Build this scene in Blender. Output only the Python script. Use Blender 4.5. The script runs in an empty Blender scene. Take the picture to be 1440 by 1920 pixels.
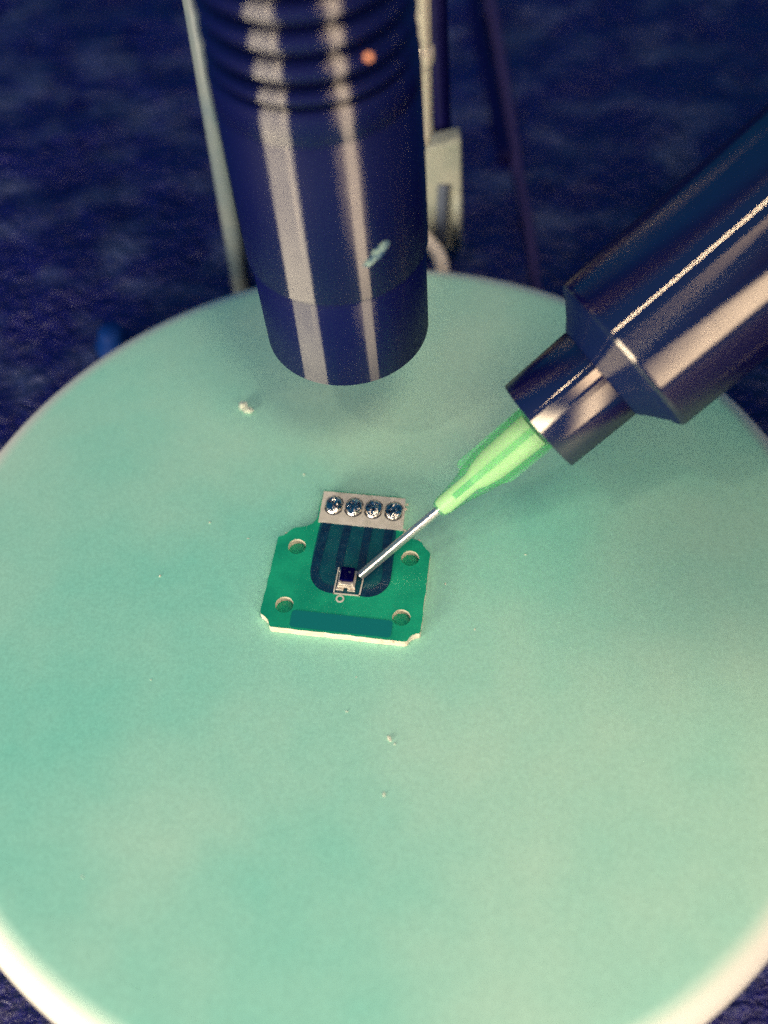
import bpy, bmesh, math, random
from mathutils import Vector, Matrix, noise as mnoise
random.seed(7)
S = bpy.context.scene
COL = S.collection
PI = math.pi

# ------------------------------------------------------------------ camera (1 unit = 1 cm)
FPX = 2000.0
CAM = Vector((0.1012, -6.2238, 10.8635))
PITCH, ROLL = 0.9787, -0.0549
right = Vector((1, 0, 0)); fwd = Vector((0, math.cos(PITCH), -math.sin(PITCH))); up = right.cross(fwd)
r2 = math.cos(ROLL)*right + math.sin(ROLL)*up
u2 = -math.sin(ROLL)*right + math.cos(ROLL)*up
camd = bpy.data.cameras.new('camera'); cam = bpy.data.objects.new('camera', camd); COL.objects.link(cam)
cam.matrix_world = Matrix(((r2.x, u2.x, -fwd.x, CAM.x), (r2.y, u2.y, -fwd.y, CAM.y), (r2.z, u2.z, -fwd.z, CAM.z), (0, 0, 0, 1)))
camd.sensor_fit = 'VERTICAL'; camd.sensor_height = 36.0; camd.lens = 36.0*FPX/1920.0
camd.clip_start = 0.1; camd.clip_end = 500
camd.dof.use_dof = True; camd.dof.focus_distance = 12.35; camd.dof.aperture_fstop = 0.1
S.camera = cam

def ray(u, v):
    d = (u-720)/FPX*r2 - (v-960)/FPX*u2 + fwd
    return d.normalized()
def at_y(u, v, y):            # world point seen at a spot of the photograph, on a vertical plane
    d = ray(u, v); return CAM + d*((y-CAM.y)/d.y)
def at_z(u, v, z):            # same, on a level plane
    d = ray(u, v); return CAM + d*((z-CAM.z)/d.z)

# ------------------------------------------------------------------ world and lamps
W = bpy.data.worlds.new('World'); S.world = W; W.use_nodes = True
bg = W.node_tree.nodes['Background']; bg.inputs[0].default_value = (0.010, 0.12, 0.30, 1); bg.inputs[1].default_value = 0.85
S.view_settings.view_transform = 'Standard'; S.view_settings.look = 'None'
S.view_settings.exposure = -0.12; S.view_settings.gamma = 1
S.cycles.max_bounces = 8; S.cycles.caustics_reflective = False; S.cycles.caustics_refractive = False
S.cycles.sample_clamp_indirect = 4
S.cycles.use_denoising = False
S.cycles.use_adaptive_sampling = True; S.cycles.adaptive_threshold = 0.055; S.cycles.adaptive_min_samples = 20

def area(name, loc, target, sx, sy, power, color):
    l = bpy.data.lights.new(name, 'AREA'); l.shape = 'RECTANGLE'; l.size = sx; l.size_y = sy
    l.energy = power; l.color = color
    o = bpy.data.objects.new(name, l); COL.objects.link(o)
    o.location = loc; o.rotation_euler = (Vector(target)-Vector(loc)).to_track_quat('-Z', 'Y').to_euler()
    return o
WARM = (1.0, 0.80, 0.60)
area('window_lamp', (10.8, -18.6, 12), (1, 0, 3), 5.0, 23, 4500, WARM)
area('strip_lamp', (-31, -30, 6.5), (0, 2, 3), 23, 13, 34000, (0.97, 0.84, 0.66))
area('ceiling_lamp', (-20, -11, 44), (0, 0, 0), 2.2, 2.2, 2500, WARM)
area('overhead_lamp', (10, -12, 42), (0, 0, 0), 13, 13, 8000, (1.0, 0.76, 0.55))

# ------------------------------------------------------------------ materials
def mat(name, col, rough=0.5, metal=0.0, spec=0.5, **kw):
    m = bpy.data.materials.new(name); m.use_nodes = True
    b = m.node_tree.nodes['Principled BSDF']
    b.inputs['Base Color'].default_value = (*col, 1)
    b.inputs['Roughness'].default_value = rough; b.inputs['Metallic'].default_value = metal
    b.inputs['Specular IOR Level'].default_value = spec
    for k, v in kw.items():
        b.inputs[k.replace('_', ' ')].default_value = v
    return m
def nodes(m): return m.node_tree.nodes, m.node_tree.links, m.node_tree.nodes['Principled BSDF']
def noisy(m, ca, cb, scale, lo=0.35, hi=0.65, detail=4, bump=0.0, bscale=None, bdist=0.01, stretch=None, grain=None):
    N, L, b = nodes(m)
    tc = N.new('ShaderNodeTexCoord'); src = tc.outputs['Object']
    if stretch:
        mp = N.new('ShaderNodeMapping'); mp.inputs['Rotation'].default_value = (0, 0, stretch[0]); mp.inputs['Scale'].default_value = stretch[1]
        L.new(src, mp.inputs[0]); src2 = mp.outputs[0]
    else: src2 = src
    n = N.new('ShaderNodeTexNoise'); n.inputs['Scale'].default_value = scale; n.inputs['Detail'].default_value = detail
    L.new(src2, n.inputs['Vector'])
    r = N.new('ShaderNodeValToRGB'); r.color_ramp.elements[0].position = lo; r.color_ramp.elements[1].position = hi
    r.color_ramp.elements[0].color = (*ca, 1); r.color_ramp.elements[1].color = (*cb, 1)
    L.new(n.outputs['Fac'], r.inputs[0]); out = r.outputs[0]
    if grain:
        g = N.new('ShaderNodeTexNoise'); g.inputs['Scale'].default_value = grain[0]; g.inputs['Detail'].default_value = 2
        L.new(src, g.inputs['Vector'])
        mr = N.new('ShaderNodeMapRange'); mr.inputs[1].default_value = 0.3; mr.inputs[2].default_value = 0.7
        mr.inputs[3].default_value = 1-grain[1]; mr.inputs[4].default_value = 1+grain[1]; L.new(g.outputs['Fac'], mr.inputs[0])
        mx = N.new('ShaderNodeVectorMath'); mx.operation = 'SCALE'; L.new(out, mx.inputs[0]); L.new(mr.outputs[0], mx.inputs['Scale']); out = mx.outputs[0]
    L.new(out, b.inputs['Base Color'])
    if bump:
        n2 = N.new('ShaderNodeTexNoise'); n2.inputs['Scale'].default_value = bscale or scale*6; n2.inputs['Detail'].default_value = 5
        L.new(src2, n2.inputs['Vector'])
        bp = N.new('ShaderNodeBump'); bp.inputs['Strength'].default_value = bump; bp.inputs['Distance'].default_value = bdist
        L.new(n2.outputs['Fac'], bp.inputs['Height']); L.new(bp.outputs[0], b.inputs['Normal'])
    return out

def turned(name, col, tint, rough, aniso, scratches=True):
    """dark anodised metal turned on a lathe: highlights stretch along the axis (local Z)"""
    m = mat(name, col, 0.6, spec=0.1)
    N, L, b = nodes(m)
    g = N.new('ShaderNodeBsdfAnisotropic'); g.inputs['Color'].default_value = (*tint, 1)
    g.inputs['Roughness'].default_value = rough; g.inputs['Anisotropy'].default_value = aniso; g.inputs['Rotation'].default_value = 0.0; g.distribution = 'BECKMANN'
    t = N.new('ShaderNodeTangent'); t.direction_type = 'RADIAL'; t.axis = 'Z'; L.new(t.outputs[0], g.inputs['Tangent'])
    add = N.new('ShaderNodeAddShader'); out = N['Material Output']
    L.new(b.outputs[0], add.inputs[0]); L.new(g.outputs[0], add.inputs[1]); L.new(add.outputs[0], out.inputs['Surface'])
    if scratches:
        tc = N.new('ShaderNodeTexCoord'); n = N.new('ShaderNodeTexNoise'); n.inputs['Scale'].default_value = 3; n.inputs['Detail'].default_value = 6
        L.new(tc.outputs['Object'], n.inputs['Vector'])
        mr = N.new('ShaderNodeMapRange'); mr.inputs[3].default_value = 0.8; mr.inputs[4].default_value = 1.2; L.new(n.outputs['Fac'], mr.inputs[0])
        v = N.new('ShaderNodeVectorMath'); v.operation = 'SCALE'; v.inputs[0].default_value = tint; L.new(mr.outputs[0], v.inputs['Scale'])
        L.new(v.outputs[0], g.inputs['Color'])
    return m

M_tube = turned('black_anodised_tube', (0.0003, 0.0001, 0.04), (0.088, 0.084, 0.072), 0.32, 0.88)
M_pen = turned('black_glossy_barrel', (0.0003, 0.0001, 0.03), (0.165, 0.145, 0.115), 0.16, 0.85)
M_collar = turned('black_tube_end', (0.0005, 0.0002, 0.05), (0.06, 0.06, 0.05), 0.32, 0.88)
M_neck = turned('dark_teal_neck', (0.0005, 0.006, 0.05), (0.035, 0.03, 0.022), 0.3, 0.88)
M_leather = mat('dark_leather', (0.004, 0.006, 0.14), 0.42, spec=0.45)
noisy(M_leather, (0.0008, 0.0004, 0.085), (0.045, 0.065, 0.16), 0.8, 0.48, 0.72, detail=10, bump=1.0, bscale=3.6, bdist=0.22, stretch=(0.7, (1, 1.4, 1)), grain=(12, 0.35))  # scuffs brightened in the colour to stand for wrinkle sheen
M_mask = mat('green_solder_mask', (0.01, 0.3, 0.16), 0.32, spec=0.5)
noisy(M_mask, (0.004, 0.27, 0.15), (0.010, 0.37, 0.19), 3, bump=0.05, bscale=60, grain=(60, 0.12))
M_inner = mat('green_mask_over_copper', (0.005, 0.15, 0.16), 0.32); noisy(M_inner, (0.0015, 0.055, 0.085), (0.003, 0.085, 0.10), 6, grain=(60, 0.12))
M_trace = mat('dark_traces', (0.004, 0.035, 0.15), 0.3); noisy(M_trace, (0.001, 0.02, 0.055), (0.003, 0.04, 0.08), 8, grain=(60, 0.15))
M_band = mat('teal_blank', (0.002, 0.17, 0.165), 0.6, spec=0.15)
M_fr4 = mat('pale_board_edge', (0.75, 0.66, 0.5), 0.7); noisy(M_fr4, (0.62, 0.52, 0.38), (0.82, 0.75, 0.6), 9, bump=0.3, bscale=30, stretch=(0, (1, 1, 6)))
M_silk = mat('white_silkscreen', (0.62, 0.6, 0.5), 0.55); noisy(M_silk, (0.55, 0.53, 0.43), (0.68, 0.65, 0.55), 8, bump=0.1, bscale=50)
M_solder = mat('solder', (0.75, 0.7, 0.62), 0.14, 1.0); noisy(M_solder, (0.35, 0.32, 0.3), (0.95, 0.88, 0.72), 14, bump=0.8, bscale=11, bdist=0.03)
M_rimcu = mat('tinned_pad', (0.06, 0.08, 0.12), 0.35, 0.6)
M_steel = turned('needle_steel', (0.05, 0.05, 0.06), (0.75, 0.68, 0.6), 0.3, 0.8, False)
M_chip = mat('black_chip_lid', (0.0005, 0.0002, 0.035), 0.12, spec=0.12)
M_chipm = mat('chip_metal', (0.8, 0.72, 0.58), 0.4, 0.75); noisy(M_chipm, (0.6, 0.54, 0.44), (0.9, 0.82, 0.68), 25, bump=0.15, bscale=30, bdist=0.01)
M_bright = mat('bright_metal_rod', (0.85, 0.74, 0.58), 0.3, 0.35)
M_grey = mat('grey_plastic_clamp', (0.34, 0.36, 0.28), 0.6); noisy(M_grey, (0.28, 0.31, 0.25), (0.38, 0.38, 0.3), 2, bump=0.2)
M_slot = mat('clamp_recess', (0.08, 0.1, 0.14), 0.6)
M_cord = mat('white_cord', (0.85, 0.75, 0.6), 0.4)
M_rod = mat('grey_green_rod', (0.2, 0.28, 0.25), 0.5); noisy(M_rod, (0.12, 0.17, 0.19), (0.19, 0.22, 0.21), 2)
M_dark = mat('dark_strip', (0.0006, 0.0004, 0.045), 0.6, spec=0.15)
M_purple = mat('purple_cord', (0.05, 0.035, 0.12), 0.6, spec=0.2)
M_blue = mat('blue_plastic', (0.002, 0.025, 0.14), 0.6, spec=0.1)
M_crumb = mat('pale_crumb', (0.62, 0.66, 0.52), 0.8)
M_amber = mat('amber_glint', (0.6, 0.2, 0.08), 0.4)
nodes(M_amber)[2].inputs['Emission Color'].default_value = (1.0, 0.42, 0.2, 1); nodes(M_amber)[2].inputs['Emission Strength'].default_value = 0.6  # glow stands in for an orange reflection on the tube
M_scuff = mat('worn_patch', (0.1, 0.22, 0.22), 0.5); noisy(M_scuff, (0.01, 0.06, 0.15), (0.3, 0.42, 0.36), 14, 0.4, 0.6)

# plate: teal sheet running softly into a cream rim
M_plate = mat('jade_plate', (0.3, 0.6, 0.45), 0.38, spec=0.35)
def plate_mat():
    m = M_plate; N, L, b = nodes(m)
    out = noisy(m, (0.20, 0.62, 0.475), (0.43, 0.69, 0.52), 0.30, 0.3, 0.7, detail=5, bump=0.05, bscale=30, bdist=0.01, grain=(28, 0.07))
    tc = N.new('ShaderNodeTexCoord'); sep = N.new('ShaderNodeSeparateXYZ'); L.new(tc.outputs['Object'], sep.inputs[0])
    cb = N.new('ShaderNodeCombineXYZ'); L.new(sep.outputs[0], cb.inputs[0]); L.new(sep.outputs[1], cb.inputs[1])
    ln = N.new('ShaderNodeVectorMath'); ln.operation = 'LENGTH'; L.new(cb.outputs[0], ln.inputs[0])
    mr = N.new('ShaderNodeMapRange'); mr.interpolation_type = 'SMOOTHSTEP'; mr.inputs[1].default_value = 5.14; mr.inputs[2].default_value = 5.46
    L.new(ln.outputs['Value'], mr.inputs[0])
    mx = N.new('ShaderNodeMix'); mx.data_type = 'RGBA'; L.new(mr.outputs[0], mx.inputs['Factor'])
    L.new(out, mx.inputs['A']); mx.inputs['B'].default_value = (0.82, 0.78, 0.66, 1)
    L.new(mx.outputs['Result'], b.inputs['Base Color'])
plate_mat()

# ------------------------------------------------------------------ helpers
def link(name, bm, m, parent=None, smooth=True, loc=None):
    me = bpy.data.meshes.new(name); bmesh.ops.recalc_face_normals(bm, faces=bm.faces); bm.to_mesh(me); bm.free()
    me.materials.append(m)
    for p in me.polygons: p.use_smooth = smooth
    o = bpy.data.objects.new(name, me); COL.objects.link(o)
    if parent: o.parent = parent
    if loc is not None: o.location = loc
    return o
def empty(name, label, cat, matrix=None, group=None):
    o = bpy.data.objects.new(name, None); COL.objects.link(o); o.empty_display_size = 0.3
    if matrix is not None: o.matrix_world = matrix
    o['label'] = label; o['category'] = cat
    if group: o['group'] = group
    return o
def tag(o, label, cat, group=None):
    o['label'] = label; o['category'] = cat
    if group: o['group'] = group
    return o
def sharp(o, ang=32):
    me = o.data; bm = bmesh.new(); bm.from_mesh(me)
    for e in bm.edges:
        if len(e.link_faces) == 2 and e.calc_face_angle(0) > math.radians(ang): e.smooth = False
    bm.to_mesh(me); bm.free(); return o
def lathe(profile, n=96, closed=True):
    bm = bmesh.new(); rings = []
    for r, z in profile:
        if r < 1e-6: rings.append([bm.verts.new((0, 0, z))])
        else: rings.append([bm.verts.new((r*math.cos(2*PI*k/n), r*math.sin(2*PI*k/n), z)) for k in range(n)])
    for a, b in zip(rings, rings[1:]):
        for k in range(n):
            k2 = (k+1) % n
            if len(a) == 1 and len(b) == 1: continue
            if len(a) == 1: bm.faces.new((a[0], b[k], b[k2]))
            elif len(b) == 1: bm.faces.new((a[k], a[k2], b[0]))
            else: bm.faces.new((a[k], a[k2], b[k2], b[k]))
    return bm
def tube(points, r, n=14, taper=None, bm=None):
    bm = bm or bmesh.new(); pts = [Vector(p) for p in points]; prev = None; N = len(pts)
    nrm = None
    for i, p in enumerate(pts):
        t = (pts[min(i+1, N-1)]-pts[max(i-1, 0)]).normalized()
        if nrm is None: nrm = t.orthogonal().normalized()
        nrm = (nrm - t*nrm.dot(t)).normalized(); bn = t.cross(nrm)
        rr = r if taper is None else r*(1+(taper-1)*i/(N-1))
        ring = [bm.verts.new(p + (nrm*math.cos(2*PI*k/n)+bn*math.sin(2*PI*k/n))*rr) for k in range(n)]
        if prev:
            for k in range(n): bm.faces.new((prev[k], prev[(k+1) % n], ring[(k+1) % n], ring[k]))
        else: bm.faces.new(ring[::-1])
        prev = ring
    bm.faces.new(prev)
    return bm
def spline(pts, seg=8):
    P = [Vector(p) for p in pts]; P = [2*P[0]-P[1]] + P + [2*P[-1]-P[-2]]; out = []
    for i in range(1, len(P)-2):
        for s in range(seg):
            t = s/seg; a, b, c, d = P[i-1:i+3]
            out.append(0.5*((2*b)+(c-a)*t+(2*a-5*b+4*c-d)*t*t+(3*b-a-3*c+d)*t**3))
    out.append(P[-2]); return out
def prism(outline, z0, z1, holes=(), bev=0.0):
    """extruded outline with round holes (fill by triangulation)"""
    bm = bmesh.new()
    def loop(pts, z): return [bm.verts.new((x, y, z)) for x, y in pts]
    loops = [outline] + [[(hx+hr*math.cos(-2*PI*k/32), hy+hr*math.sin(-2*PI*k/32)) for k in range(32)] for hx, hy, hr in holes]
    for z in (z0, z1):
        es = []
        for l in loops:
            vs = loop(l, z)
            es += [bm.edges.new((vs[i], vs[(i+1) % len(vs)])) for i in range(len(vs))]
        bmesh.ops.triangle_fill(bm, edges=es, use_beauty=True, use_dissolve=False)
    return bm, loops
def walls(loops, z0, z1):
    bm = bmesh.new()
    for l in loops:
        a = [bm.verts.new((x, y, z0)) for x, y in l]; b = [bm.verts.new((x, y, z1)) for x, y in l]
        for i in range(len(l)):
            j = (i+1) % len(l); bm.faces.new((a[i], a[j], b[j], b[i]))
    return bm
def box(x0, x1, y0, y1, z0, z1, bev=0.0, top=1.0, bm=None):
    bm = bm or bmesh.new(); cx, cy = (x0+x1)/2, (y0+y1)/2; v = []
    for z, s in ((z0, 1), (z1, top)):
        for x, y in ((x0, y0), (x1, y0), (x1, y1), (x0, y1)): v.append(bm.verts.new((cx+(x-cx)*s, cy+(y-cy)*s, z)))
    fs = [bm.faces.new([v[i] for i in f]) for f in ((3, 2, 1, 0), (4, 5, 6, 7), (0, 1, 5, 4), (1, 2, 6, 5), (2, 3, 7, 6), (3, 0, 4, 7))]
    if bev: bmesh.ops.bevel(bm, geom=list({e for f in fs for e in f.edges}), offset=bev, segments=3, profile=0.6, affect='EDGES')
    return bm
def strip(path, w, z0, z1):
    """flat raised band along a path"""
    P = [Vector((p[0], p[1], 0)) for p in path]; Lp, Rp = [], []
    for i, p in enumerate(P):
        t = (P[min(i+1, len(P)-1)]-P[max(i-1, 0)]).normalized(); n = Vector((-t.y, t.x, 0))*w/2
        Lp.append(p+n); Rp.append(p-n)
    bm = bmesh.new(); q = []
    for l, r in zip(Lp, Rp): q.append([bm.verts.new((l.x, l.y, z1)), bm.verts.new((r.x, r.y, z1)), bm.verts.new((r.x, r.y, z0)), bm.verts.new((l.x, l.y, z0))])
    for a, b in zip(q, q[1:]):
        for i in range(4): bm.faces.new((a[i], a[(i+1) % 4], b[(i+1) % 4], b[i]))
    bm.faces.new(q[0]); bm.faces.new(q[-1][::-1]); return bm

GZ = -1.3
# ------------------------------------------------------------------ ground: wrinkled dark leather
def ground():
    bm = bmesh.new(); NX, NY = 220, 260; x0, x1, y0, y1 = -32, 32, -24, 60
    vs = []
    for j in range(NY+1):
        row = []
        for i in range(NX+1):
            x = x0+(x1-x0)*i/NX; y = y0+(y1-y0)*j/NY
            u = x*0.76+y*0.64; v = -x*0.64+y*0.76
            d = max(0.0, min(1.0, (math.hypot(x, y)-5.8)/2.0))
            h = 0.14*mnoise.noise((u*0.5, v*0.8, 3.1)) + 0.11*(1-2*abs(mnoise.noise((u*1.1, v*1.7, 9.0)))) + 0.08*(1-2*abs(mnoise.noise((x*2.6, y*2.2, 2))))
            row.append(bm.verts.new((x, y, GZ + (h-0.12)*d - 0.012*(1-d))))
        vs.append(row)
    for j in range(NY):
        for i in range(NX): bm.faces.new((vs[j][i], vs[j][i+1], vs[j+1][i+1], vs[j+1][i]))
    o = link('ground', bm, M_leather); o['kind'] = 'structure'; o['label'] = 'dark navy wrinkled leather sheet under the plate'
ground()

# ------------------------------------------------------------------ round plate
def plate():
    t = empty('round_plate', 'jade green round plate with rounded cream rim under the circuit board', 'plate', Matrix.Translation((0, 0, GZ)))
    h = -GZ; R = 5.17; q = 0.38
    link('plate_top', lathe([(0, h)] + [(r, h) for r in (1.5, 3, 4.2, 4.9)], 160), M_plate, t)
    prof = [(4.9, h), (5.0, h)] + [(R+q*math.sin(a), h-q+q*math.cos(a)) for a in [PI*k/28 for k in range(0, 20)]]
    prof += [(5.2, h-0.95), (5.05, h-1.2), (5.0, 0.0), (4.6, 0.0)]
    link('rim', lathe(prof, 200), M_plate, t)
plate()

# ------------------------------------------------------------------ circuit board
BX, BY, BA = 0.0589, -0.3623+0.0, -0.1856
def board():
    # board centre / angle found from the four mounting holes
    cx, cy, a = BOARD
    t = empty('circuit_board', 'small green circuit board with four solder pads and a tiny chip, lying on the plate', 'circuit board',
              Matrix.Translation((cx, cy, 0.0)) @ Matrix.Rotation(a, 4, 'Z'))
    def arc(c, r, a0, a1, n=7): return [(c[0]+r*math.cos(a0+(a1-a0)*k/n), c[1]+r*math.sin(a0+(a1-a0)*k/n)) for k in range(n+1)]
    D = math.radians
    out = []
    out += [(-0.93, 0.5), (-0.936, -0.525)]                       # left side, going down
    out += [(-0.925, -0.545)] + [(-0.88, -0.568), (-0.84, -0.6), (-0.815, -0.64), (-0.805, -0.675)]
    out += [(-0.785, -0.695), (0.76, -0.695), (0.785, -0.68), (0.80, -0.64), (0.83, -0.605), (0.87, -0.58), (0.905, -0.572), (0.918, -0.55)]
    out += [(0.91, 0.49), (0.895, 0.515), (0.855, 0.545), (0.815, 0.59), (0.79, 0.63), (0.755, 0.655), (0.70, 0.665), (0.62, 0.69), (0.56, 0.73)]
    out += [(0.53, 0.79), (0.515, 1.235), (0.50, 1.25), (-0.488, 1.25), (-0.503, 1.235), (-0.51, 0.82)]
    out += [(-0.55, 0.75), (-0.62, 0.70), (-0.70, 0.675), (-0.76, 0.66), (-0.80, 0.62), (-0.84, 0.565), (-0.88, 0.53), (-0.915, 0.52)]
    rnd = random.Random(3); out2 = []
    for i, p in enumerate(out):                                   # slightly ragged routed edge
        q = out[(i+1) % len(out)]; L = math.dist(p, q); n = max(1, int(L/0.07))
        nx, ny = (q[1]-p[1])/L, -(q[0]-p[0])/L
        for k in range(n):
            s = k/n; j = (rnd.random()-0.5)*0.010 if k else 0
            out2.append((p[0]+(q[0]-p[0])*s+nx*j, p[1]+(q[1]-p[1])*s+ny*j))
    holes = [(sx*0.679, sy*0.397, 0.105) for sx in (-1, 1) for sy in (-1, 1)]
    TH = 0.12
    bm, loops = prism(out2, 0.002, TH, holes)
    link('mask', bm, M_mask, t, False)
    link('edge', walls([loops[0]], 0.002, TH), M_fr4, t, False)
    for l in loops[1:]:
        link('hole_wall', walls([l], 0.002, TH), M_fr4, t, True)
        cxh = sum(p[0] for p in l)/len(l); cyh = sum(p[1] for p in l)/len(l)
        b = lathe([(0, 0.0), (0.104, 0.0)], 32); link('hole_floor', b, M_mask, t, True, (cxh, cyh, 0.028))
    # small burrs on the routed edge
    for i, (x, y, s) in enumerate([(0.62, 0.715, 0.022), (0.75, 0.67, 0.018), (-0.85, 0.58, 0.016), (0.56, 0.80, 0.015), (0.535, 1.1, 0.02), (0.545, 1.17, 0.016), (0.62, -0.70, 0.02), (0.50, -0.702, 0.014)]):
        b = bmesh.new(); bmesh.ops.create_icosphere(b, subdivisions=2, radius=s)
        for v in b.verts: v.co *= 1+0.5*mnoise.noise(v.co*60+Vector((i, 0, 0))); v.co.z *= 0.7
        link('burr', b, M_fr4, t, True, (x, y, 0.095))
    z = TH
    inner = [(-0.46, 0.79), (-0.47, 0.3), (-0.46, 0.08), (-0.38, -0.09), (-0.22, -0.17), (0.28, -0.17), (0.44, -0.06), (0.49, 0.1), (0.48, 0.6), (0.46, 0.79)]
    b, _ = prism(inner, z+0.001, z+0.003); bm2 = walls([inner], z+0.001, z+0.003)
    link('copper_area', b, M_inner, t, False)
    bm2.free()
    tr = [[(-0.375, 0.79), (-0.388, 0.6), (-0.40, 0.35), (-0.412, 0.12), (-0.385, -0.0), (-0.31, -0.09), (-0.20, -0.13), (-0.13, -0.125)],
          [(-0.118, 0.79), (-0.13, 0.6), (-0.138, 0.38), (-0.135, 0.22), (-0.115, 0.12)],
          [(0.132, 0.79), (0.128, 0.6), (0.125, 0.4), (0.125, 0.2), (0.09, 0.1)],
          [(0.385, 0.79), (0.38, 0.6), (0.40, 0.4), (0.435, 0.2), (0.43, 0.03), (0.36, -0.08), (0.25, -0.13), (0.15, -0.12)]]
    for p, w in zip(tr, (0.1, 0.095, 0.095, 0.105)):
        link('trace', strip(spline(p, 5), w, z+0.003, z+0.006), M_trace, t, False)
    # teal band added where text is blanked out, no print of the board
    bnd = []
    x0, x1, y0, y1, r = -0.572, 0.592, -0.668, -0.452, 0.04
    for (qx, qy, a0) in ((x1-r, y1-r, 0), (x0+r, y1-r, PI/2), (x0+r, y0+r, PI), (x1-r, y0+r, 1.5*PI)):
        bnd += [(qx+r*math.cos(a0+PI/2*k/5), qy+r*math.sin(a0+PI/2*k/5)) for k in range(6)]
    b, _ = prism(bnd, z+0.002, z+0.005); link('blanked_band', b, M_band, t, False)
    # white silkscreen field with solder pads
    fld = [(-0.487, 0.772), (0.545, 0.770), (0.517, 1.236), (-0.497, 1.228)]
    b, _ = prism(fld, z+0.001, z+0.008); bw = walls([fld], z+0.001, z+0.008)
    f = link('white_field', b, M_silk, t, False); link('field_edge', bw, M_silk, f, False)
    for i, px in enumerate((-0.334, -0.090, 0.152, 0.400)):
        b = lathe([(0, 0), (1, 0.0), (1.0, 0.006), (0, 0.006)], 40)
        def stad(b, sx, sy, flat):
            for v in b.verts:
                x, y = v.co.x, v.co.y
                v.co.x = sx*x; v.co.y = sy*y
                if flat: v.co.x = max(-flat*sx, min(flat*sx, v.co.x*1.06))
        stad(b, 0.115, 0.14, 0.92)
        pad = link('solder_pad', b, M_rimcu, t, True, (px, 1.028, z+0.008)); pad.rotation_euler.z = -0.05; sharp(pad)
        b = lathe([(0, 0.062)] + [(math.sin(a), 0.062*math.cos(a)) for a in [PI/2*k/12 for k in range(1, 13)]], 40)
        for v in b.verts:
            nn = mnoise.noise(Vector((v.co.x*2.2+i*5.3, v.co.y*2.2, 1.7)))
            v.co.z = max(0, v.co.z*(1+0.35*nn) - 0.018*math.exp(-((v.co.x+0.1)**2+(v.co.y-0.25)**2)/0.12))
        stad(b, 0.106, 0.13, 0)
        link('solder_dome', b, M_solder, pad, True, (0, -0.002, 0.005))
    # silkscreen outline round the chip and the little ring
    rect = [(-0.135, 0.16), (-0.139, -0.182), (0.162, -0.178), (0.172, 0.05)]
    for p, q in zip(rect, rect[1:]):
        d = (Vector(q)-Vector(p)).normalized()*0.008
        link('silkscreen_line', strip([(p[0]-d.x, p[1]-d.y), (q[0]+d.x, q[1]+d.y)], 0.017, z+0.006, z+0.010), M_silk, t, False)
    b = bmesh.new(); q = []
    for k in range(32):
        a = 2*PI*k/32; q.append([b.verts.new((r*math.cos(a), r*math.sin(a), zz)) for r, zz in ((0.031, 0), (0.031, 0.004), (0.050, 0.004), (0.050, 0))])
    for k in range(32):
        for i in range(4): b.faces.new((q[k][i], q[k][(i+1) % 4], q[(k+1) % 32][(i+1) % 4], q[(k+1) % 32][i]))
    link('silkscreen_ring', b, M_silk, t, False, (-0.054, -0.243, z+0.002))
    # chip
    zb = z+0.006
    chip = link('chip', box(-0.108, 0.098, -0.112, 0.118, zb+0.02, zb+0.055, 0.008), M_chipm, t)
    for x in (-0.075, 0.06): link('contact_pad', box(x-0.045, x+0.045, -0.142, -0.095, zb, zb+0.026, 0.007), M_chipm, chip)
    for x in (-0.075, 0.06): link('contact_pad', box(x-0.045, x+0.045, 0.1, 0.13, zb, zb+0.026, 0.007), M_chipm, chip)
    link('metal_step', box(-0.095, 0.085, -0.098, 0.11, zb+0.055, zb+0.075, 0.006, 0.95), M_chipm, chip)
    for x in (-0.078, 0.068): link('lid_foot', box(x-0.014, x+0.014, -0.085, -0.052, zb+0.074, zb+0.09, 0.005), M_chipm, chip)
    lid = link('lid', box(-0.09, 0.078, -0.058, 0.125, zb+0.074, zb+0.12, 0.008, 0.93), M_chip, chip)
    b = box(-0.012, 0.012, -0.02, 0.004, 0, 0.0015); link('vent_mark', b, M_rimcu, chip, False, (0.02, 0.06, zb+0.1201))
BOARD = (0.0, 0.0, 0.0)
BOARD = (-0.3623, 0.0589, -0.1856)
board()

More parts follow.
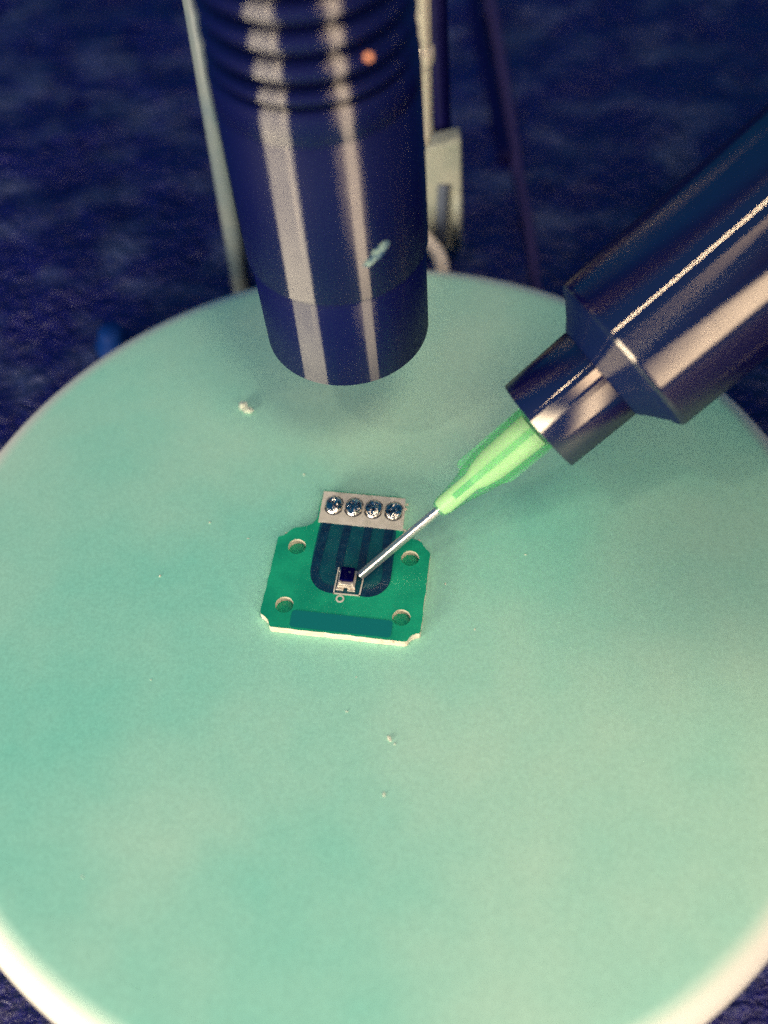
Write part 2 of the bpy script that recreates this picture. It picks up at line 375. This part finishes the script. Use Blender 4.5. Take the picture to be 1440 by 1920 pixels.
# ------------------------------------------------------------------ microscope tube
def microscope():
    base = Vector((-0.205, 2.79, 1.5)); R = 1.0
    # positions of the seam and rings along the tube, read on its front
    def h(v, u=600): return at_y(u, v, base.y-R).z-base.z
    t = empty('microscope_tube', 'glossy black microscope tube with grooved rings, standing over the rear of the plate', 'microscope', Matrix.Translation(base))
    t.rotation_euler = (0, math.radians(-1.8), 0)
    seam = h(573, 640)
    link('lens_collar', sharp_bm := lathe([(0, 0.12), (0.72, 0.12), (0.78, 0.0), (0.93, 0.0), (0.962, 0.03), (0.968, seam-0.03), (0.955, seam-0.005)], 128), M_collar, t)
    b = lathe([(0, 0.05), (0.4, 0.07), (0.7, 0.10)], 64); link('lens', b, M_chip, t)
    top = h(215, 620)
    link('barrel', lathe([(0.94, seam-0.01), (0.985, seam-0.005), (1.0, seam+0.02), (1.0, top-0.35), (0.992, top-0.345), (0.992, top-0.33), (1.0, top-0.325), (1.0, top-0.06), (0.985, top-0.02), (0.93, top)], 128), M_tube, t)
    # grooved grip: each ring is a rounded ridge
    prof_end = 0; vs = [173, 117, 60, 3, -56, -118, -184]
    zs = [top] + [h(v, 612) for v in vs]
    for a, b_ in zip(zs, zs[1:]):
        w = b_-a; gap = 0.16*w
        pr = [(0.80, a)] + [(0.80, a+gap)] + [(0.81+0.175*math.sin(PI*k/18)**0.7, a+gap+(w-2*gap)*(0.5-0.5*math.cos(PI*k/18))) for k in range(19)] + [(0.80, b_-gap), (0.80, b_)]
        link('grip_ring', lathe(pr, 128), M_tube, t)
    link('core', lathe([(0.80, top-0.1), (0.80, zs[-1]), (0.98, zs[-1]+0.02), (0.98, zs[-1]+3.0), (0, zs[-1]+3.0)], 96), M_tube, t)
    # glowing dot painted as an orange reflection and a worn patch on the side
    d = ray(720, 108); o = CAM-base
    def hit(u, v, r):
        d = ray(u, v); ox, oy = CAM.x-base.x, CAM.y-base.y
        A = d.x**2+d.y**2; B = 2*(ox*d.x+oy*d.y); C_ = ox*ox+oy*oy-r*r
        k = (-B-math.sqrt(max(0, B*B-4*A*C_)))/(2*A); return CAM+d*k-base
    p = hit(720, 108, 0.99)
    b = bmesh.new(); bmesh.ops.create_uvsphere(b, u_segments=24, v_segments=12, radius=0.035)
    glint = link('orange_glint', b, M_amber, t, True, p); glint['label'] = 'small round orange glint painted on the black tube'
    rn = random.Random(5)
    c = hit(718, 478, 1.0); ang0 = math.atan2(c.y, c.x); b = bmesh.new()
    loop = []
    for k in range(14):
        a = 2*PI*k/14; rr = 0.10*(1+0.6*(rn.random()-0.5))
        da = (rr*math.cos(a)*1.25+0.5*rr*math.sin(a)); dz = rr*math.sin(a)*0.95+0.3*rr*math.cos(a)
        loop.append((ang0+da, c.z+dz))
    for rad in (1.001, 1.006):
        b.faces.new([b.verts.new((rad*math.cos(a), rad*math.sin(a), zz)) for a, zz in loop])
    s = link('worn_patch', b, M_scuff, t, False); s['label'] = 'chipped pale patch on the black tube'
microscope()

# ------------------------------------------------------------------ black pen-shaped holder with green needle
def holder():
    tip = Vector((-0.213, 0.071, 0.215))
    ax = Vector((0.775, 0.366, 0.516)).normalized(); PX = {}
    cam_dir = (CAM-tip).normalized(); side = ax.cross(cam_dir).normalized(); upv = side.cross(ax)   # upv faces the viewer
    M = Matrix(((side.x, upv.x, ax.x, tip.x), (side.y, upv.y, ax.y, tip.y), (side.z, upv.z, ax.z, tip.z), (0, 0, 0, 1)))
    t = empty('needle_holder', 'glossy black cylindrical holder gripping a green blunt steel needle that touches the chip', 'dispensing pen', M)
    L0 = 1.20                                        # needle length
    link('needle', lathe([(0.035, 0.03), (0.035, 0.0), (0.053, 0.0), (0.053, L0+0.3)], 40), M_steel, t)
    Mg = mat('green_translucent_hub', (0.24, 0.62, 0.36), 0.3, spec=0.4)
    N, L, b = nodes(Mg); b.inputs['Subsurface Weight'].default_value = 0.4; b.inputs['Subsurface Radius'].default_value = (0.1, 0.3, 0.1); b.inputs['Subsurface Scale'].default_value = 0.5
    tr = N.new('ShaderNodeBsdfTransparent'); tr.inputs[0].default_value = (0.74, 0.93, 0.8, 1); mx = N.new('ShaderNodeMixShader'); mx.inputs[0].default_value = 0.78
    L.new(b.outputs[0], mx.inputs[1]); L.new(tr.outputs[0], mx.inputs[2]); L.new(mx.outputs[0], N['Material Output'].inputs['Surface'])
    Mc = mat('pale_yellow_core', (0.85, 0.84, 0.52), 0.5)
    hub = link('hub', lathe([(0.036, L0+0.02), (0.09, L0), (0.112, L0+0.05), (0.15, L0+0.35), (0.19, L0+0.5), (0.235, L0+0.72), (0.27, L0+1.3), (0.27, L0+1.6)], 48), Mg, t)
    link('core', lathe([(0.036, L0+0.03), (0.088, L0+0.03), (0.11, L0+0.1), (0.11, L0+0.5), (0.15, L0+0.6), (0.19, L0+0.8), (0.21, L0+1.4)], 32), Mc, hub)
    for k, (s0, s1) in enumerate(((0.50, 0.52), (0.62, 0.85), (0.55, 0.70), (0.6, 0.8))):
        a = [PI, 0, PI/2, -PI/2][k]
        b = bmesh.new(); w = 0.035; pts = [(0.12, L0+s0-0.06), (0.245, L0+s0), (0.275, L0+s0+0.04), (0.285, L0+1.5), (0.1, L0+1.5)] if k == 0 else [(0.12, L0+s0-0.3), (0.18, L0+s0), (0.285, L0+s1), (0.29, L0+1.5), (0.1, L0+1.5)]
        for sgn in (-1, 1):
            b.faces.new([b.verts.new((x, sgn*w, z)) for x, z in pts])
        b.verts.ensure_lookup_table(); n = len(pts)
        for i in range(n): b.faces.new((b.verts[i], b.verts[(i+1) % n], b.verts[n+(i+1) % n], b.verts[n+i]))
        bmesh.ops.transform(b, matrix=Matrix.Rotation(a, 4, 'Z'), verts=b.verts)
        link('fin', b, Mg, hub, False)
    c0 = 2.665
    col_ = sharp(link('collar', lathe([(0.3, c0+0.06), (0.5, c0+0.05), (0.52, c0), (0.565, c0), (0.575, c0+0.012), (0.585, c0+0.86), (0.575, c0+0.875), (0.50, c0+0.875)], 128), M_pen, t), 50)
    n0 = c0+0.875
    link('neck', lathe([(0.55, n0-0.02), (0.60, n0+0.01), (0.70, n0+0.10), (0.86, n0+0.22), (0.96, n0+0.27), (0.97, n0+0.29)], 96), M_neck, t)
    b0 = n0+0.27
    sharp(link('barrel', lathe([(0.90, b0), (0.95, b0+0.005), (0.978, b0+0.02), (0.993, b0+0.045), (1.0, b0+0.08), (1.0, b0+2.75), (1.03, b0+2.95), (1.2, b0+3.2), (1.7, b0+3.5), (2.2, b0+3.9), (2.5, b0+5), (2.4, b0+12), (0, b0+12)], 128), M_pen, t), 60)  # rear widened out of view so that it shades the plate
holder()

def shade_mount():
    # unseen block and post, added beyond the right edge to shade the plate
    t = empty('shade_mount', 'unseen black block on a post, added beyond the right edge to shade the plate', 'blocker', Matrix.Translation((8.6, -0.4, GZ)))
    out = [(-5.1, -1.9), (1.8, -3.4), (2.2, 5.0), (-3.9, 3.4)]
    bm = bmesh.new(); a = [bm.verts.new((x, y, 5.3-GZ)) for x, y in out]; b = [bm.verts.new((x, y, 6.8-GZ)) for x, y in out]
    bm.faces.new(a[::-1]); bm.faces.new(b)
    for i in range(4): bm.faces.new((a[i], a[(i+1) % 4], b[(i+1) % 4], b[i]))
    bmesh.ops.bevel(bm, geom=list(bm.edges), offset=0.25, segments=4, profile=0.6, affect='EDGES')
    link('shade_block', bm, M_dark, t)
    link('post', lathe([(0, 0), (2.0, 0), (2.0, 0.35), (0.8, 0.45), (0.7, 0.6), (0.7, 6.7), (0, 6.7)], 48), M_tube, t)
shade_mount()

# ------------------------------------------------------------------ things behind the plate
def back_things():
    y = 6.35
    a = at_y(459, 560, y); b = at_y(366, 0, y); d = (b-a).normalized()
    foot = a + d*((GZ-a.z)/d.z)
    tag(link('stand_rod', tube([foot, a, (a+b)/2, b+d*3], 0.16), M_rod), 'blurred grey-green rod rising behind the plate, left of the black microscope tube', 'rod')
    # clamp with rod
    y = 6.7
    tl, tr, br, bl = at_y(788, 288, y), at_y(866, 262, y), at_y(868, 474, y), at_y(800, 462, y)
    t = empty('stand_clamp', 'pale grey slotted clamp block behind the plate, right of the microscope tube', 'clamp', Matrix.Translation(bl))
    bm = bmesh.new(); pf = [bl-Vector((0.25, 0, 0)), br, tr, tl-Vector((0.25, 0, 0))]
    f = [bm.verts.new(p-bl) for p in pf]; g = [bm.verts.new(p-bl+Vector((0, 0.35, 0))) for p in pf]
    bm.faces.new(f); bm.faces.new(g[::-1])
    for i in range(4): bm.faces.new((f[i], g[i], g[(i+1) % 4], f[(i+1) % 4]))
    bmesh.ops.bevel(bm, geom=list(bm.edges), offset=0.06, segments=4, profile=0.5, affect='EDGES')
    link('block', bm, M_grey, t)
    s0, s1 = at_y(832, 345, y)-bl, at_y(826, 452, y)-bl
    link('slot', tube(spline([s0+Vector((0, -0.01, 0)), (s0+s1)/2+Vector((0, -0.01, 0)), s1+Vector((0, -0.01, 0))]), 0.09), M_slot, t)
    e0, e1 = at_y(858, 360, y)-bl, at_y(857, 462, y)-bl
    link('ridge', tube([e0, (e0+e1)/2, e1], 0.07), M_grey, t)
    p0, p1 = at_y(799, 272, y-0.1), at_y(786, -10, y-0.1)
    rod = empty('clamp_rod', 'bright bare metal rod standing above the grey clamp beside the microscope tube', 'metal rod', Matrix.Translation(p0))
    rod.rotation_euler = (p1-p0).to_track_quat('Z', 'Y').to_euler(); Lr = (p1-p0).length+2.5
    link('shaft', lathe([(0, 0), (0.05, 0.02), (0.12, 0.25), (0.17, Lr*0.6), (0.17, Lr), (0, Lr)], 32), M_bright, rod)
    link('bead', lathe([(0.14, 1.25), (0.18, 1.35), (0.18, 1.5), (0.14, 1.6)], 32), M_bright, rod)
    q0, q1 = at_y(833, 330, y+0.6), at_y(820, -10, y+0.6); dd = (q1-q0).normalized()  # dark strip put where the bright rod's shadow falls
    tag(link('dark_strip', tube([q0+dd*((GZ-q0.z)/dd.z), q0, q1+dd*2], 0.13), M_dark), 'dark blurred strip standing in for the shadow beside the bright metal rod', 'shadow')
    # cream cord curling from the clamp down behind the rim
    pts = [at_y(790, 440, 6.5), at_y(805, 456, 6.35), at_y(822, 478, 6.2), at_y(829, 505, 6.05), at_y(829, 540, 5.95)]
    pts.append(Vector((pts[-1].x, 6.0, GZ+0.12)))
    tag(link('cream_cable', tube(spline(pts), 0.115), M_cord), 'short cream cable curving down behind the plate rim below the clamp', 'cable')
    # purple cord lying on the leather
    g = GZ+0.02
    pts = [at_z(u, v, g) for u, v in ((1010, 570), (1004, 530), (992, 440), (972, 330), (955, 220), (938, 110), (918, 0), (905, -60))]
    tag(link('purple_cable', tube(spline(pts), 0.085, taper=1.3), M_purple), 'thin dull purple cable running away over the dark leather', 'cable')
    pts = [at_z(u, v, g) for u, v in ((950, 300), (925, 180), (905, 90), (888, 0), (880, -60))]
    tag(link('black_cable', tube(spline(pts), 0.13), M_dark), 'very dark cable on the leather just left of the thin purple cable', 'cable')
    # blue thing behind left rim
    c = at_z(215, 640, GZ+0.25)
    b = lathe([(0, 0.3), (0.13, 0.29), (0.19, 0.24), (0.22, 0.12), (0.22, 0.0), (0.3, -0.02), (0.3, -0.3), (0, -0.3)], 32)
    tag(link('blue_button', b, M_blue, None, True, c), 'blurred blue button on the dark leather just behind the left plate rim', 'button')
back_things()

# ------------------------------------------------------------------ crumbs and lint on the plate
def crumbs():
    def crumb(u, v, s, seed, sq=(1, 1, 0.6)):
        p = at_z(u, v, 0.0); b = bmesh.new(); bmesh.ops.create_icosphere(b, subdivisions=2, radius=s)
        for w in b.verts:
            w.co *= 1+0.7*mnoise.noise(w.co/s*1.3+Vector((seed, 0, 0))); w.co = Vector((w.co.x*sq[0], w.co.y*sq[1], w.co.z*sq[2]))
        zmin = min(w.co.z for w in b.verts)
        return link('crumb', b, M_crumb, None, False, (p.x, p.y, -zmin))
    tag(crumb(456, 764, 0.055, 1), 'pale crumb on the plate, left of the tube end, upper of two touching', 'crumb')
    tag(crumb(466, 772, 0.048, 2, (1.2, .8, .6)), 'pale crumb on the plate, left of the tube end, lower of two touching', 'crumb')
    bm = bmesh.new(); rn = random.Random(11)
    spots = [(730, 1385, .022), (740, 1395, .012), (393, 980, .014), (570, 890, .012), (465, 1010, .008), (890, 1180, .008), (835, 1095, .01), (720, 1490, .015), (300, 1080, .014), (985, 1040, .008)]
    for _ in range(6): spots.append((rn.uniform(30, 1400), rn.uniform(640, 1880), rn.uniform(.004, .010)))
    for u, v, s in spots:
        p = at_z(u, v, 0.0)
        if math.hypot(p.x, p.y) > 4.9 or (abs(p.x+.36) < 1.1 and -0.9 < p.y < 1.5): continue
        bmesh.ops.create_icosphere(bm, subdivisions=1, radius=s, matrix=Matrix.Translation((p.x, p.y, s*0.3)) @ Matrix.Rotation(rn.random()*3, 4, 'Z') @ Matrix.Diagonal((1+rn.random()*1.5, 1, .6, 1)))
    o = link('dust', bm, M_crumb, None, False); tag(o, 'fine pale dust specks scattered on the green plate', 'dust'); o['kind'] = 'stuff'
crumbs()
